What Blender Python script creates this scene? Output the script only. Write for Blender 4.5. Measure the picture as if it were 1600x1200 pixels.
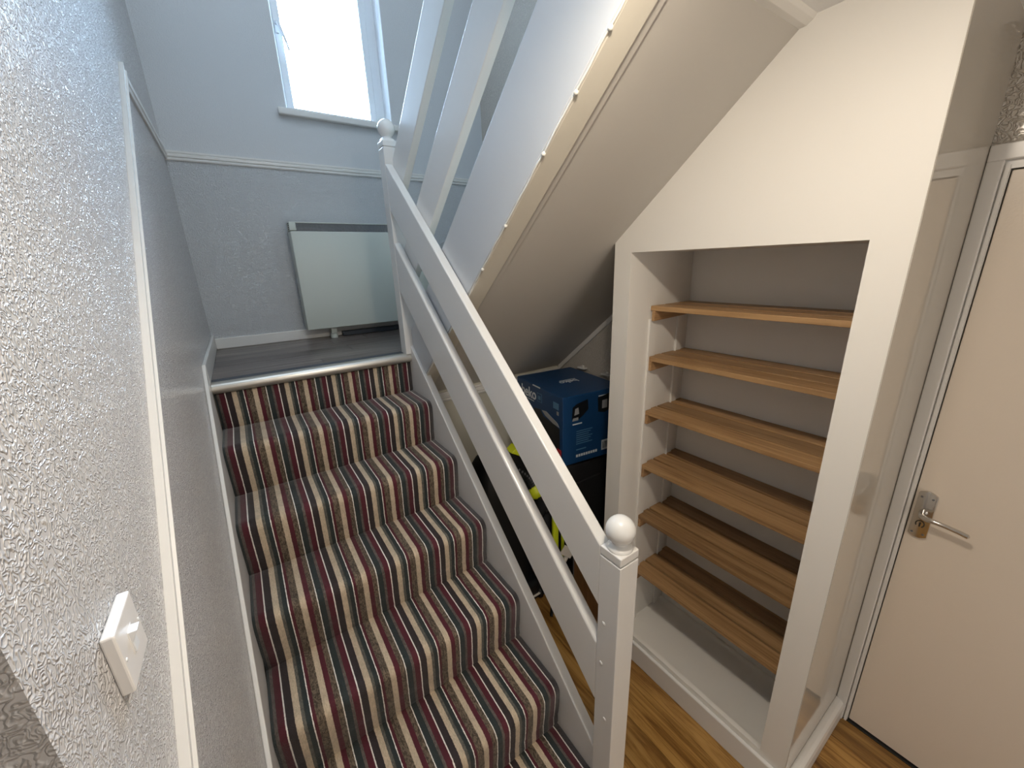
import bpy, bmesh, math, random
from mathutils import Vector, Matrix
random.seed(7)
for o in list(bpy.data.objects): bpy.data.objects.remove(o, do_unlink=True)
SC = bpy.context.scene
C = bpy.context.scene.collection

# ------------------------------------------------------------------ camera
cam = bpy.data.cameras.new('camera'); co = bpy.data.objects.new('camera', cam); C.objects.link(co)
yaw, pit, rol, FPX = -0.5901, -0.2945, -0.0351, 618.97
cy, sy, cp, sp = math.cos(yaw), math.sin(yaw), math.cos(pit), math.sin(pit)
fw = Vector((-sy*cp, cy*cp, sp)); rt = Vector((cy, sy, 0)); up = rt.cross(fw)
c_, s_ = math.cos(rol), math.sin(rol)
rt, up = rt*c_+up*s_, -rt*s_+up*c_
M = Matrix((rt, up, -fw)).transposed().to_4x4(); M.translation = Vector((0.1619, -1.9437, 0.4181))
co.matrix_world = M
cam.sensor_fit = 'HORIZONTAL'; cam.sensor_width = 36; cam.lens = FPX/1600*36; cam.clip_start = .01
SC.camera = co

# ------------------------------------------------------------------ world, lamps, exposure
W = bpy.data.worlds.new('sky'); SC.world = W; W.use_nodes = True
bg = W.node_tree.nodes['Background']; bg.inputs[0].default_value = (.57, .78, 1, 1); bg.inputs[1].default_value = 55.0
SC.view_settings.view_transform = 'Standard'; SC.view_settings.look = 'None'
SC.view_settings.gamma = 1; SC.view_settings.use_curve_mapping = False
SC.view_settings.exposure = 0.36

def area(name, loc, rot, sx, sy_, power, col, portal=False):
    l = bpy.data.lights.new(name, 'AREA'); l.shape = 'RECTANGLE'; l.size = sx; l.size_y = sy_; l.energy = power; l.color = col
    o = bpy.data.objects.new(name, l); C.objects.link(o); o.location = loc; o.rotation_euler = rot
    if portal: l.cycles.is_portal = True
    return o
area('window_portal', (.9, 1.06, 1.84), (-math.pi/2, 0, 0), .66, 1.12, 1, (1, 1, 1), True)
def point(name, loc, r, power, col):
    l = bpy.data.lights.new(name, 'POINT'); l.shadow_soft_size = r; l.energy = power; l.color = col
    o = bpy.data.objects.new(name, l); C.objects.link(o); o.location = loc; return o
hl = area('hall_ceiling_lamp', (.62, -1.62, .94), (0, 0, 0), .16, .16, 6.7, (1, .88, .73)); hl.data.shape = 'DISK'
point('hall_lamp_bulb', (.62, -1.62, .924), .02, 6.0, (1, .88, .73))
area('fill_behind_camera', (.9, -3.42, -.35), (math.pi/2, 0, 0), 1.0, 1.9, 7.5, (1, .93, .84))  # added warm fill light behind the camera, no real doorway there
point('upstairs_fill', (.5, -.75, 3.0), .6, 30, (.78, .89, 1))  # added cool fill for the stairwell, standing in for unseen upstairs daylight

# ------------------------------------------------------------------ materials
def nodes(name):
    m = bpy.data.materials.new(name); m.use_nodes = True
    nt = m.node_tree; return m, nt, nt.nodes, nt.links, nt.nodes['Principled BSDF']
def plain(name, col, rough=.5, metal=0, bump=0, bscale=60, spec=.5, coat=0, var=0):
    m, nt, N, L, b = nodes(name)
    b.inputs['Base Color'].default_value = (*col, 1); b.inputs['Roughness'].default_value = rough
    b.inputs['Metallic'].default_value = metal; b.inputs['Specular IOR Level'].default_value = spec
    b.inputs['Coat Weight'].default_value = coat; b.inputs['Coat Roughness'].default_value = .06
    if bump or var:
        tc = N.new('ShaderNodeTexCoord'); no = N.new('ShaderNodeTexNoise'); no.inputs['Scale'].default_value = bscale; no.inputs['Detail'].default_value = 3
        L.new(tc.outputs['Object'], no.inputs['Vector'])
    if bump:
        bu = N.new('ShaderNodeBump'); bu.inputs['Strength'].default_value = bump; bu.inputs['Distance'].default_value = .003
        L.new(no.outputs['Fac'], bu.inputs['Height']); L.new(bu.outputs[0], b.inputs['Normal'])
    if var:
        n2 = N.new('ShaderNodeTexNoise'); n2.inputs['Scale'].default_value = 5; n2.inputs['Detail'].default_value = 4
        L.new(tc.outputs['Object'], n2.inputs['Vector'])
        mx = N.new('ShaderNodeMix'); mx.data_type = 'RGBA'
        mx.inputs['A'].default_value = (*[c*(1-var) for c in col], 1); mx.inputs['B'].default_value = (*[min(1, c*(1+var)) for c in col], 1)
        L.new(n2.outputs['Fac'], mx.inputs['Factor']); L.new(mx.outputs['Result'], b.inputs['Base Color'])
    return m
def texwall(name, col, rough, strength, scale, dist=.004, zsmooth=None, spec=.5):
    """embossed, gloss painted wall covering: worm like relief"""
    m, nt, N, L, b = nodes(name)
    b.inputs['Base Color'].default_value = (*col, 1); b.inputs['Roughness'].default_value = rough; b.inputs['Specular IOR Level'].default_value = spec
    tc = N.new('ShaderNodeTexCoord')
    no = N.new('ShaderNodeTexNoise'); no.inputs['Scale'].default_value = scale; no.inputs['Detail'].default_value = .6; no.inputs['Distortion'].default_value = 1.6
    L.new(tc.outputs['Object'], no.inputs['Vector'])
    s = N.new('ShaderNodeMath'); s.operation = 'SUBTRACT'; s.inputs[1].default_value = .5; L.new(no.outputs['Fac'], s.inputs[0])
    a = N.new('ShaderNodeMath'); a.operation = 'ABSOLUTE'; L.new(s.outputs[0], a.inputs[0])
    r = N.new('ShaderNodeMapRange'); r.inputs['From Min'].default_value = 0; r.inputs['From Max'].default_value = .14
    r.inputs['To Min'].default_value = 1; r.inputs['To Max'].default_value = 0; L.new(a.outputs[0], r.inputs['Value'])
    bu = N.new('ShaderNodeBump'); bu.inputs['Distance'].default_value = dist; bu.inputs['Strength'].default_value = strength
    L.new(r.outputs[0], bu.inputs['Height'])
    if zsmooth is not None:
        sep = N.new('ShaderNodeSeparateXYZ'); L.new(tc.outputs['Object'], sep.inputs[0])
        z = N.new('ShaderNodeMapRange'); z.inputs['From Min'].default_value = zsmooth-.01; z.inputs['From Max'].default_value = zsmooth+.01
        z.inputs['To Min'].default_value = strength; z.inputs['To Max'].default_value = strength*.3
        L.new(sep.outputs['Z'], z.inputs['Value']); L.new(z.outputs[0], bu.inputs['Strength'])
    L.new(bu.outputs[0], b.inputs['Normal'])
    return m
def wood(name, stops, axis, scale=1.0, rough=.4, seed=0., bump=.08, stretch=14, random_tone=True, coat=0):
    """grain running along axis"""
    m, nt, N, L, b = nodes(name)
    b.inputs['Roughness'].default_value = rough; b.inputs['Coat Weight'].default_value = coat; b.inputs['Coat Roughness'].default_value = .15
    tc = N.new('ShaderNodeTexCoord'); oi = N.new('ShaderNodeObjectInfo')
    add = N.new('ShaderNodeVectorMath'); add.operation = 'MULTIPLY_ADD'
    L.new(oi.outputs['Random'], add.inputs[0]); add.inputs[1].default_value = (7, 11, 5); L.new(tc.outputs['Object'], add.inputs[2])
    mp = N.new('ShaderNodeMapping'); sc = [stretch*scale]*3; sc['xyz'.index(axis)] = scale*1.1; mp.inputs['Scale'].default_value = sc
    L.new(add.outputs[0], mp.inputs['Vector'])
    n1 = N.new('ShaderNodeTexNoise'); n1.inputs['Scale'].default_value = 1.6; n1.inputs['Detail'].default_value = 6; n1.inputs['Roughness'].default_value = .62; n1.inputs['Distortion'].default_value = .9
    L.new(mp.outputs[0], n1.inputs['Vector'])
    mp2 = N.new('ShaderNodeMapping'); sc2 = [150*scale]*3; sc2['xyz'.index(axis)] = 4*scale; mp2.inputs['Scale'].default_value = sc2
    L.new(add.outputs[0], mp2.inputs['Vector'])
    n2 = N.new('ShaderNodeTexNoise'); n2.inputs['Scale'].default_value = 1; n2.inputs['Detail'].default_value = 3; L.new(mp2.outputs[0], n2.inputs['Vector'])
    ad = N.new('ShaderNodeMath'); ad.operation = 'MULTIPLY_ADD'; ad.inputs[1].default_value = .35; L.new(n2.outputs['Fac'], ad.inputs[0]); L.new(n1.outputs['Fac'], ad.inputs[2])
    sb = N.new('ShaderNodeMath'); sb.operation = 'SUBTRACT'; sb.inputs[1].default_value = .175; L.new(ad.outputs[0], sb.inputs[0])
    cr = N.new('ShaderNodeValToRGB'); el = cr.color_ramp.elements
    while len(el) < len(stops): el.new(.5)
    for e, (p, c) in zip(el, stops): e.position = p; e.color = (*c, 1)
    L.new(sb.outputs[0], cr.inputs[0])
    if random_tone:
        hs = N.new('ShaderNodeHueSaturation'); mr = N.new('ShaderNodeMapRange'); mr.inputs['To Min'].default_value = .82; mr.inputs['To Max'].default_value = 1.15
        L.new(oi.outputs['Random'], mr.inputs['Value']); L.new(mr.outputs[0], hs.inputs['Value']); L.new(cr.outputs[0], hs.inputs['Color']); L.new(hs.outputs[0], b.inputs['Base Color'])
    else: L.new(cr.outputs[0], b.inputs['Base Color'])
    bu = N.new('ShaderNodeBump'); bu.inputs['Strength'].default_value = bump; bu.inputs['Distance'].default_value = .002
    L.new(n2.outputs['Fac'], bu.inputs['Height']); L.new(bu.outputs[0], b.inputs['Normal'])
    return m

m_leftwall = texwall('embossed_gloss_wall', (.61, .60, .60), .15, .65, 100, .0044, spec=.9)
m_backwall = texwall('embossed_wall', (.60, .615, .63),  .38, .6, 75, .0055, zsmooth=1.0)
m_rightwall = texwall('glossy_lumpy_wall', (.60, .56, .50), .16, .6, 55, .006)
m_white = plain('white_matt_paint', (.80, .775, .725), .5, bump=.05, bscale=90)
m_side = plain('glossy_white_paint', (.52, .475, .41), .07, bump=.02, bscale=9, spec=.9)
m_trim = plain('white_gloss_paint', (.77, .76, .735), .26, bump=.05, bscale=45)
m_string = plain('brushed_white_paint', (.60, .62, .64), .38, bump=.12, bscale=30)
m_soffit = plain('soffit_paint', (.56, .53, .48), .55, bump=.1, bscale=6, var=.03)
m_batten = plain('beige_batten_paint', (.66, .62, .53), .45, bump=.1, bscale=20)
m_door = plain('cream_door_paint', (.70, .62, .53), .30, bump=.10, bscale=160)
m_ceiling = plain('ceiling_paint', (.88, .87, .85), .7)
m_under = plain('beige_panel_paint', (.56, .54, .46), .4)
m_alu = plain('brushed_metal', (.62, .60, .55), .32, metal=.75, bump=.05, bscale=200)
m_rubber = plain('dark_ribbed_rubber', (.045, .055, .07), .5)
m_heater = plain('cream_enamel', (.58, .62, .57), .4, var=.02)
m_grille = plain('dark_grille', (.06, .065, .075), .5)
m_grillebar = plain('grey_grille_bar', (.42, .44, .46), .45)
m_chrome = plain('chrome', (.62, .60, .57), .16, metal=1)
m_dark = plain('dark_hole', (.015, .015, .015), .6)
m_upvc = plain('white_plastic', (.78, .80, .82), .3)
m_switch = plain('aged_white_plastic', (.80, .78, .76), .3)
m_black = plain('black_plastic', (.005, .006, .007), .45, spec=.3)
m_blackcloth = plain('black_fabric', (.006, .006, .008), .85, bump=.4, bscale=300)
m_grey = plain('grey_plastic', (.10, .10, .11), .4)
m_lime = plain('lime_plastic', (.58, .66, .02), .35)
m_orange = plain('orange_plastic', (.75, .13, .03), .4)
m_paper = plain('white_paper', (.62, .58, .52), .7)
m_blue = plain('blue_printed_card', (.007, .055, .165), .42, var=.12)
m_bluelight = plain('light_blue_print', (.03, .19, .40), .42)
m_print = plain('white_print', (.70, .76, .82), .5)
m_printdim = plain('pale_blue_print', (.10, .24, .42), .5)
m_photo = plain('black_print', (.008, .010, .014), .35)
m_silverprint = plain('silver_print', (.35, .36, .38), .35, var=.3)
m_red = plain('red_print', (.55, .03, .04), .5)
m_brown = wood('chipboard', [(.3, (.13, .062, .022)), (.55, (.19, .095, .035)), (.8, (.25, .13, .05))], 'z', 1, .6, random_tone=False)
m_cable = plain('white_cable_plastic', (.72, .70, .64), .4)
oak = [(.25, (.16, .072, .022)), (.42, (.30, .155, .052)), (.58, (.42, .235, .088)), (.8, (.52, .31, .13))]
m_floor = wood('golden_oak_laminate', [(.28, (.13, .055, .012)), (.43, (.26, .130, .032)), (.56, (.40, .222, .062)), (.8, (.50, .30, .10))], 'y', 1.3, .30, stretch=11)
m_shelf = wood('oak_shelf', [(.30, (.21, .112, .046)), (.45, (.31, .178, .076)), (.56, (.37, .22, .098)), (.75, (.43, .27, .13))], 'y', 1.0, .45, stretch=22)
m_shelfx = wood('oak_cleat', [(.25, (.20, .105, .042)), (.42, (.33, .19, .085)), (.58, (.42, .25, .12)), (.8, (.5, .32, .16))], 'x', 1.0, .42, stretch=30)
m_vinyl = wood('grey_wood_vinyl', [(.30, (.045, .036, .033)), (.45, (.090, .073, .066)), (.58, (.17, .142, .128)), (.78, (.26, .225, .205))], 'x', 1.2, .32, stretch=16)

def glass_mat():
    m, nt, N, L, b = nodes('window_glass')
    N.remove(b); out = N['Material Output']
    t = N.new('ShaderNodeBsdfTransparent'); g = N.new('ShaderNodeBsdfGlossy'); g.inputs['Roughness'].default_value = .03
    f = N.new('ShaderNodeFresnel'); f.inputs[0].default_value = 1.45; mx = N.new('ShaderNodeMixShader')
    t.inputs[0].default_value = (.94, .97, 1, 1)
    L.new(f.outputs[0], mx.inputs[0]); L.new(t.outputs[0], mx.inputs[1]); L.new(g.outputs[0], mx.inputs[2]); L.new(mx.outputs[0], out.inputs[0])
    return m
m_glass = glass_mat()

def carpet_mat():
    m, nt, N, L, b = nodes('striped_carpet')
    b.inputs['Roughness'].default_value = .72; b.inputs['Specular IOR Level'].default_value = .35
    b.inputs['Sheen Weight'].default_value = .25; b.inputs['Sheen Roughness'].default_value = .4
    tc = N.new('ShaderNodeTexCoord'); sep = N.new('ShaderNodeSeparateXYZ'); L.new(tc.outputs['Object'], sep.inputs[0])
    # small raggedness of the stripe edges
    nr = N.new('ShaderNodeTexNoise'); nr.inputs['Scale'].default_value = 260; nr.inputs['Detail'].default_value = 2; L.new(tc.outputs['Object'], nr.inputs['Vector'])
    ma = N.new('ShaderNodeMath'); ma.operation = 'MULTIPLY_ADD'; ma.inputs[1].default_value = .0036; L.new(nr.outputs['Fac'], ma.inputs[0]); L.new(sep.outputs['X'], ma.inputs[2])
    ms = N.new('ShaderNodeMath'); ms.operation = 'SUBTRACT'; ms.inputs[1].default_value = .0038; L.new(ma.outputs[0], ms.inputs[0])
    md = N.new('ShaderNodeMath'); md.operation = 'DIVIDE'; md.inputs[1].default_value = .1923; L.new(ms.outputs[0], md.inputs[0])
    fr = N.new('ShaderNodeMath'); fr.operation = 'FRACT'; L.new(md.outputs[0], fr.inputs[0])
    G, TA, BU, WH, BK, CR, GG, BR = (.022, .032, .033), (.14, .115, .10), (.085, .010, .020), (.80, .76, .70), (.030, .022, .024), (.58, .47, .34), (.13, .125, .105), (.17, .128, .088)
    st = [(0, G), (.092, TA), (.135, BU), (.228, WH), (.248, BK), (.352, CR), (.445, GG), (.492, G), (.562, WH), (.578, BU), (.622, BR), (.733, CR), (.824, BU), (.902, BR), (.982, WH)]
    cr = N.new('ShaderNodeValToRGB'); cr.color_ramp.interpolation = 'CONSTANT'; el = cr.color_ramp.elements
    while len(el) < len(st): el.new(.5)
    for e, (p, c) in zip(el, st): e.position = p; e.color = (*c, 1)
    L.new(fr.outputs[0], cr.inputs[0])
    # mottled brown/taupe bands: dark fleck only where the stripe is mottled
    mk = N.new('ShaderNodeValToRGB'); mk.color_ramp.interpolation = 'CONSTANT'; ek = mk.color_ramp.elements
    mst = [(0, .25), (.092, .6), (.135, .15), (.228, 0), (.248, .3), (.352, .22), (.445, .6), (.492, .3), (.562, 0), (.578, .3), (.622, 1), (.733, .22), (.824, .15), (.902, 1), (.982, 0)]
    while len(ek) < len(mst): ek.new(.5)
    for e, (p, v) in zip(ek, mst): e.position = p; e.color = (v, v, v, 1)
    L.new(fr.outputs[0], mk.inputs[0])
    mp = N.new('ShaderNodeMapping'); mp.inputs['Scale'].default_value = (170, 70, 70); L.new(tc.outputs['Object'], mp.inputs['Vector'])
    nf = N.new('ShaderNodeTexNoise'); nf.inputs['Scale'].default_value = 1; nf.inputs['Detail'].default_value = 3; nf.inputs['Distortion'].default_value = 1.5; L.new(mp.outputs[0], nf.inputs['Vector'])
    rf = N.new('ShaderNodeMapRange'); rf.inputs['From Min'].default_value = .42; rf.inputs['From Max'].default_value = .58; rf.inputs['To Min'].default_value = .8; rf.inputs['To Max'].default_value = 0
    L.new(nf.outputs['Fac'], rf.inputs['Value'])
    mm = N.new('ShaderNodeMath'); mm.operation = 'MULTIPLY'; L.new(rf.outputs[0], mm.inputs[0]); L.new(mk.outputs[0], mm.inputs[1])
    mx = N.new('ShaderNodeMix'); mx.data_type = 'RGBA'; L.new(mm.outputs[0], mx.inputs['Factor']); L.new(cr.outputs[0], mx.inputs['A']); mx.inputs['B'].default_value = (.025, .018, .012, 1)
    # wear: slow variation in brightness
    nw = N.new('ShaderNodeTexNoise'); nw.inputs['Scale'].default_value = 22; nw.inputs['Detail'].default_value = 4; L.new(tc.outputs['Object'], nw.inputs['Vector'])
    rw = N.new('ShaderNodeMapRange'); rw.inputs['To Min'].default_value = .78; rw.inputs['To Max'].default_value = 1.3; L.new(nw.outputs['Fac'], rw.inputs['Value'])
    hs = N.new('ShaderNodeHueSaturation'); L.new(rw.outputs[0], hs.inputs['Value']); L.new(mx.outputs['Result'], hs.inputs['Color'])
    L.new(hs.outputs[0], b.inputs['Base Color'])
    nb = N.new('ShaderNodeTexNoise'); nb.inputs['Scale'].default_value = 420; nb.inputs['Detail'].default_value = 2; L.new(tc.outputs['Object'], nb.inputs['Vector'])
    bu = N.new('ShaderNodeBump'); bu.inputs['Strength'].default_value = .5; bu.inputs['Distance'].default_value = .003
    L.new(nb.outputs['Fac'], bu.inputs['Height']); L.new(bu.outputs[0], b.inputs['Normal'])
    return m
m_carpet = carpet_mat()

# ------------------------------------------------------------------ mesh helpers (world coordinates; obj() re-bases them)
def BM(): return bmesh.new()
def bx(bm, x0, x1, y0, y1, z0, z1, bev=0, seg=1):
    vs = [bm.verts.new(p) for p in [(x0,y0,z0),(x1,y0,z0),(x1,y1,z0),(x0,y1,z0),(x0,y0,z1),(x1,y0,z1),(x1,y1,z1),(x0,y1,z1)]]
    fs = [bm.faces.new([vs[i] for i in f]) for f in [(3,2,1,0),(4,5,6,7),(0,1,5,4),(1,2,6,5),(2,3,7,6),(3,0,4,7)]]
    if bev: 
        ed = list({e for f in fs for e in f.edges}); bmesh.ops.bevel(bm, geom=ed, offset=bev, segments=seg, affect='EDGES', profile=.5)
def prism(bm, pts, axis, a0, a1, bev=0, seg=2):
    """polygon pts in the two other axes (in xyz order) extruded along axis"""
    def P(p, a):
        return {'x': (a, p[0], p[1]), 'y': (p[0], a, p[1]), 'z': (p[0], p[1], a)}[axis]
    A = [bm.verts.new(P(p, a0)) for p in pts]; B = [bm.verts.new(P(p, a1)) for p in pts]
    n = len(pts); fs = [bm.faces.new(A[::-1]), bm.faces.new(B)]
    for i in range(n): fs.append(bm.faces.new([A[i], A[(i+1) % n], B[(i+1) % n], B[i]]))
    bmesh.ops.recalc_face_normals(bm, faces=fs)
    if bev:
        ed = list({e for f in fs for e in f.edges}); bmesh.ops.bevel(bm, geom=ed, offset=bev, segments=seg, affect='EDGES', profile=.5)
def lathe(bm, prof, cx, cy_, n=32):
    rings = []
    for r, z in prof:
        if r < 1e-5: rings.append([bm.verts.new((cx, cy_, z))])
        else: rings.append([bm.verts.new((cx+r*math.cos(t*2*math.pi/n), cy_+r*math.sin(t*2*math.pi/n), z)) for t in range(n)])
    fs = []
    for A, B in zip(rings, rings[1:]):
        for i in range(n):
            j = (i+1) % n
            if len(A) == 1 and len(B) == 1: continue
            if len(A) == 1: fs.append(bm.faces.new([A[0], B[i], B[j]]))
            elif len(B) == 1: fs.append(bm.faces.new([A[i], A[j], B[0]]))
            else: fs.append(bm.faces.new([A[i], A[j], B[j], B[i]]))
    bmesh.ops.recalc_face_normals(bm, faces=fs)
def tube(bm, pts, rad, n=10, cap=True):
    pts = [Vector(p) for p in pts]; rads = rad if isinstance(rad, (list, tuple)) else [rad]*len(pts)
    rings = []; prev = None
    for i, p in enumerate(pts):
        d = (pts[min(i+1, len(pts)-1)]-pts[max(i-1, 0)]).normalized()
        u = prev - d*prev.dot(d) if prev is not None else (Vector((0,0,1)) if abs(d.z) < .9 else Vector((1,0,0))).cross(d)
        u.normalize(); prev = u; v = d.cross(u)
        rings.append([bm.verts.new(p+(u*math.cos(t*2*math.pi/n)+v*math.sin(t*2*math.pi/n))*rads[i]) for t in range(n)])
    for A, B in zip(rings, rings[1:]):
        for i in range(n): bm.faces.new([A[i], A[(i+1) % n], B[(i+1) % n], B[i]])
    if cap: bm.faces.new(rings[0][::-1]); bm.faces.new(rings[-1])
def sphere(bm, c, r, sx=1, sy_=1, sz=1, u=20, v=14):
    res = bmesh.ops.create_uvsphere(bm, u_segments=u, v_segments=v, radius=r)
    for w in res['verts']: w.co = Vector((w.co.x*sx, w.co.y*sy_, w.co.z*sz))+Vector(c)
def xf(bm, mat): bmesh.ops.transform(bm, matrix=mat, verts=bm.verts)
def wloc(o):
    v = Vector((0, 0, 0))
    while o is not None: v += o.location; o = o.parent
    return v
def obj(name, bm, mat, parent=None, loc=None, smooth=False, angle=35):
    """link a bmesh built in world coordinates as one object"""
    me = bpy.data.meshes.new(name)
    base = wloc(parent) if parent else Vector((0, 0, 0))
    l = Vector(loc) if loc is not None else base
    bmesh.ops.translate(bm, verts=bm.verts, vec=-l)
    bm.to_mesh(me); bm.free(); me.materials.append(mat)
    if smooth:
        for p in me.polygons: p.use_smooth = True
        try: me.set_sharp_from_angle(angle=math.radians(angle))
        except Exception: pass
    o = bpy.data.objects.new(name, me); C.objects.link(o)
    if parent: o.parent = parent
    o.location = l-base
    return o
def empty(name, loc):
    o = bpy.data.objects.new(name, None); C.objects.link(o); o.location = loc; o.empty_display_size = .05; return o
def tag(o, label, cat, group=None):
    o['label'] = label; o['category'] = cat
    if group: o['group'] = group
    return o
def thing(name, label, cat, loc, group=None): return tag(empty(name, loc), label, cat, group)
def struct(name, bm, mat, parent=None, **k):
    o = obj(name, bm, mat, parent, **k)
    if not parent: o['kind'] = 'structure'
    return o
def text_mesh(name, s, size, mat, parent, origin, xdir, ydir, depth=.0012, align='LEFT', bold=0.):
    """flat lettering as real mesh: xdir reading direction, ydir letter-up direction"""
    cu = bpy.data.curves.new(name, 'FONT'); cu.body = s; cu.size = size; cu.extrude = depth/2; cu.align_x = align; cu.offset = bold
    t = bpy.data.objects.new(name, cu); C.objects.link(t)
    dg = bpy.context.evaluated_depsgraph_get(); me = bpy.data.meshes.new_from_object(t.evaluated_get(dg))
    bpy.data.objects.remove(t, do_unlink=True)
    X = Vector(xdir).normalized(); Y = Vector(ydir).normalized(); Z = X.cross(Y)
    R = Matrix((X, Y, Z)).transposed().to_4x4(); R.translation = Vector(origin)-wloc(parent)
    me.transform(R); me.materials.clear(); me.materials.append(mat)
    o = bpy.data.objects.new(name, me); C.objects.link(o); o.parent = parent
    return o

# ------------------------------------------------------------------ dimensions
FL = -1.4; R_ = .2; G_ = .2316; ML = R_/G_          # hall floor, riser, going, pitch of the lower flight
MU = .8286; SA = -.2185                              # pitch and foot of the upper flight's soffit
X2, X4, YB, YR = 1.397, 1.878, .902, -1.688
YA, YO, YO2, ZT, ZB, ZL, XB = -.843, -.922, -1.608, .443, -1.272, -1.37, 1.795
CEIL = .95; TOP = 3.3
sof = lambda y: SA-MU*y

# ================================================================== STRUCTURE
bm = BM(); bx(bm, -.12, 0, -1.606, YB+.3, FL-.1, TOP); struct('wall_left', bm, m_leftwall)
# back wall with the window opening (x .597-1.21, z 1.30-2.38)
WX0, WX1, WZ0, WZ1 = .597, 1.208, 1.297, 2.38
bm = BM()
bx(bm, 0, WX0, YB, YB+.28, FL, TOP); bx(bm, WX1, X4, YB, YB+.28, FL, TOP)
bx(bm, WX0, WX1, YB, YB+.28, FL, WZ0); bx(bm, WX0, WX1, YB, YB+.28, WZ1, TOP)
struct('wall_back', bm, m_backwall)
bm = BM()
bx(bm, X4, X4+.12, YR-.002, YB+.28, FL-.1, TOP)
bx(bm, X4, X4+.12, -2.545, YR-.002, .665, TOP)
bx(bm, X4, X4+.12, -3.5, -2.545, FL-.1, TOP)
struct('wall_right', bm, m_rightwall)
bm = BM(); bx(bm, -1.3, X4+.12, -3.6, -3.5, FL-.1, TOP); struct('wall_front', bm, m_ceiling)
bm = BM(); bx(bm, X4+.30, X4+.36, -2.7, -1.5, FL-.1, CEIL); bx(bm, X4+.10, X4+.30, -2.70, -2.64, FL-.1, CEIL); bx(bm, X4+.10, X4+.30, -1.56, -1.50, FL-.1, CEIL); bx(bm, X4+.05, X4+.36, -2.7, -1.5, CEIL-.2, CEIL); bx(bm, X4, X4+.36, -2.7, -1.5, FL-.12, FL-.02); struct('light_block_behind_door', bm, m_ceiling)  # unseen backing box, added to stop sky light leaking round the door
bm = BM(); bx(bm, -1.4, -1.3, -3.5, -1.3, FL-.1, TOP); struct('wall_hall_left', bm, m_ceiling)
bm = BM(); bx(bm, -1.3, -.12, -1.606, -1.5, FL-.1, TOP); struct('wall_hall_return', bm, m_leftwall)
bm = BM()
bx(bm, .93, X4, -3.5, -1.405, CEIL, CEIL+.23); bx(bm, -1.3, .93, -3.5, -1.43, CEIL, CEIL+.23)
struct('ceiling', bm, m_ceiling)
bm = BM(); bx(bm, -1.4, X4+.12, -3.6, YB+.28, TOP, TOP+.1); struct('ceiling_upstairs', bm, m_ceiling)
# plaster roll where the soffit meets the hall ceiling
bm = BM(); prism(bm, [(-1.388, CEIL-.018), (-1.404, CEIL-.017), (-1.418, CEIL-.009), (-1.424, CEIL+.001), (-1.40, CEIL+.006), (-1.386, CEIL-.008)], 'x', .955, X2+.0, bev=.001)
struct('trim_1', bm, m_white)

# hall floor: oak laminate planks laid along y, real joints
fl = empty('floor', (0, 0, FL)); fl['kind'] = 'structure'
bm = BM(); bx(bm, -1.3, X4+.12, -3.5, YB+.28, FL-.06, FL-.010); obj('underlay', bm, m_grey, fl)
pw = .118; plen = 1.28; k = 0
x = -1.3
def plank(par, x0, x1, y0, y1, z1, mat, t=.009):
    b = BM(); c = ((x0+x1)/2, (y0+y1)/2, z1-t)
    bx(b, x0+.0006, x1-.0006, y0+.0006, y1-.0006, z1-t, z1, .0008)
    return obj('plank', b, mat, par, loc=c)
while x < X4:
    x1 = min(x+pw, X4)
    y = -3.5-random.random()*.9
    while y < .035:
        y1 = y+plen
        a, b_ = max(y, -3.5), min(y1, .035)
        if b_-a > .03 and x1-x > .01: plank(fl, x, x1, a, b_, FL, m_floor)
        y = y1
    x = x1
# landing: grey wood-look planks laid along x
ld = empty('floor_landing', (0, 0, 0)); ld['kind'] = 'structure'
bm = BM(); bx(bm, 0, X4, .036, YB, -.2, -.009); obj('joists_and_boards', bm, m_under, ld)
y = .012; row = 0
while y < YB:
    y1 = min(y+.152, YB); xs0 = -random.random()*.8
    while xs0 < X4:
        a, b_ = max(xs0, 0), min(xs0+1.1, X4)
        if b_-a > .02: plank(ld, a, b_, y, y1, 0, m_vinyl, .008)
        xs0 += 1.1
    y = y1

# skirting boards, string on the left wall, dado rails
bm = BM(); bx(bm, .013, X4, YB-.014, YB, 0, .062, .003); struct('baseboard_back', bm, m_trim)
bm = BM(); bx(bm, 0, .013, -.035, YB-.0, 0, .083, .003); struct('baseboard_left', bm, m_trim)
bm = BM()
prism(bm, [(-.035, .083), (-.035, -.30), (-1.59, -1.4), (-1.59, .113-ML*1.59)], 'x', 0, .012, bev=.003)
struct('baseboard_stair_left', bm, m_trim)
def dado_profile():    # height (0 at centre) , projection
    return [(-.0225, 0), (-.0225, .006), (-.017, .009), (-.012, .009), (-.009, .005), (-.004, .0115), (.006, .0125), (.010, .006), (.014, .010), (.0225, .010), (.0225, 0)]
def moulding(bm, p0, p1, upv, outv, prof):
    p0, p1, upv, outv = map(Vector, (p0, p1, upv, outv))
    A = [bm.verts.new(p0+upv*h+outv*t) for h, t in prof]; B = [bm.verts.new(p1+upv*h+outv*t) for h, t in prof]
    n = len(prof); fs = [bm.faces.new(A[::-1]), bm.faces.new(B)]
    for i in range(n): fs.append(bm.faces.new([A[i], A[(i+1) % n], B[(i+1) % n], B[i]]))
    bmesh.ops.recalc_face_normals(bm, faces=fs)
bm = BM(); moulding(bm, (0, YB, 1.005), (X4, YB, 1.005), (0, 0, 1), (0, -1, 0), dado_profile()); struct('trim_2', bm, m_trim)
bm = BM(); moulding(bm, (0, -.06, 1.008), (0, YB-.0, 1.008), (0, 0, 1), (1, 0, 0), dado_profile()); struct('trim_3', bm, m_trim)
bm = BM()
kz = 1.315/ math.hypot(1, ML)
prof = [(h*1.38*1.0, t*1.15) for h, t in dado_profile()]
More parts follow.
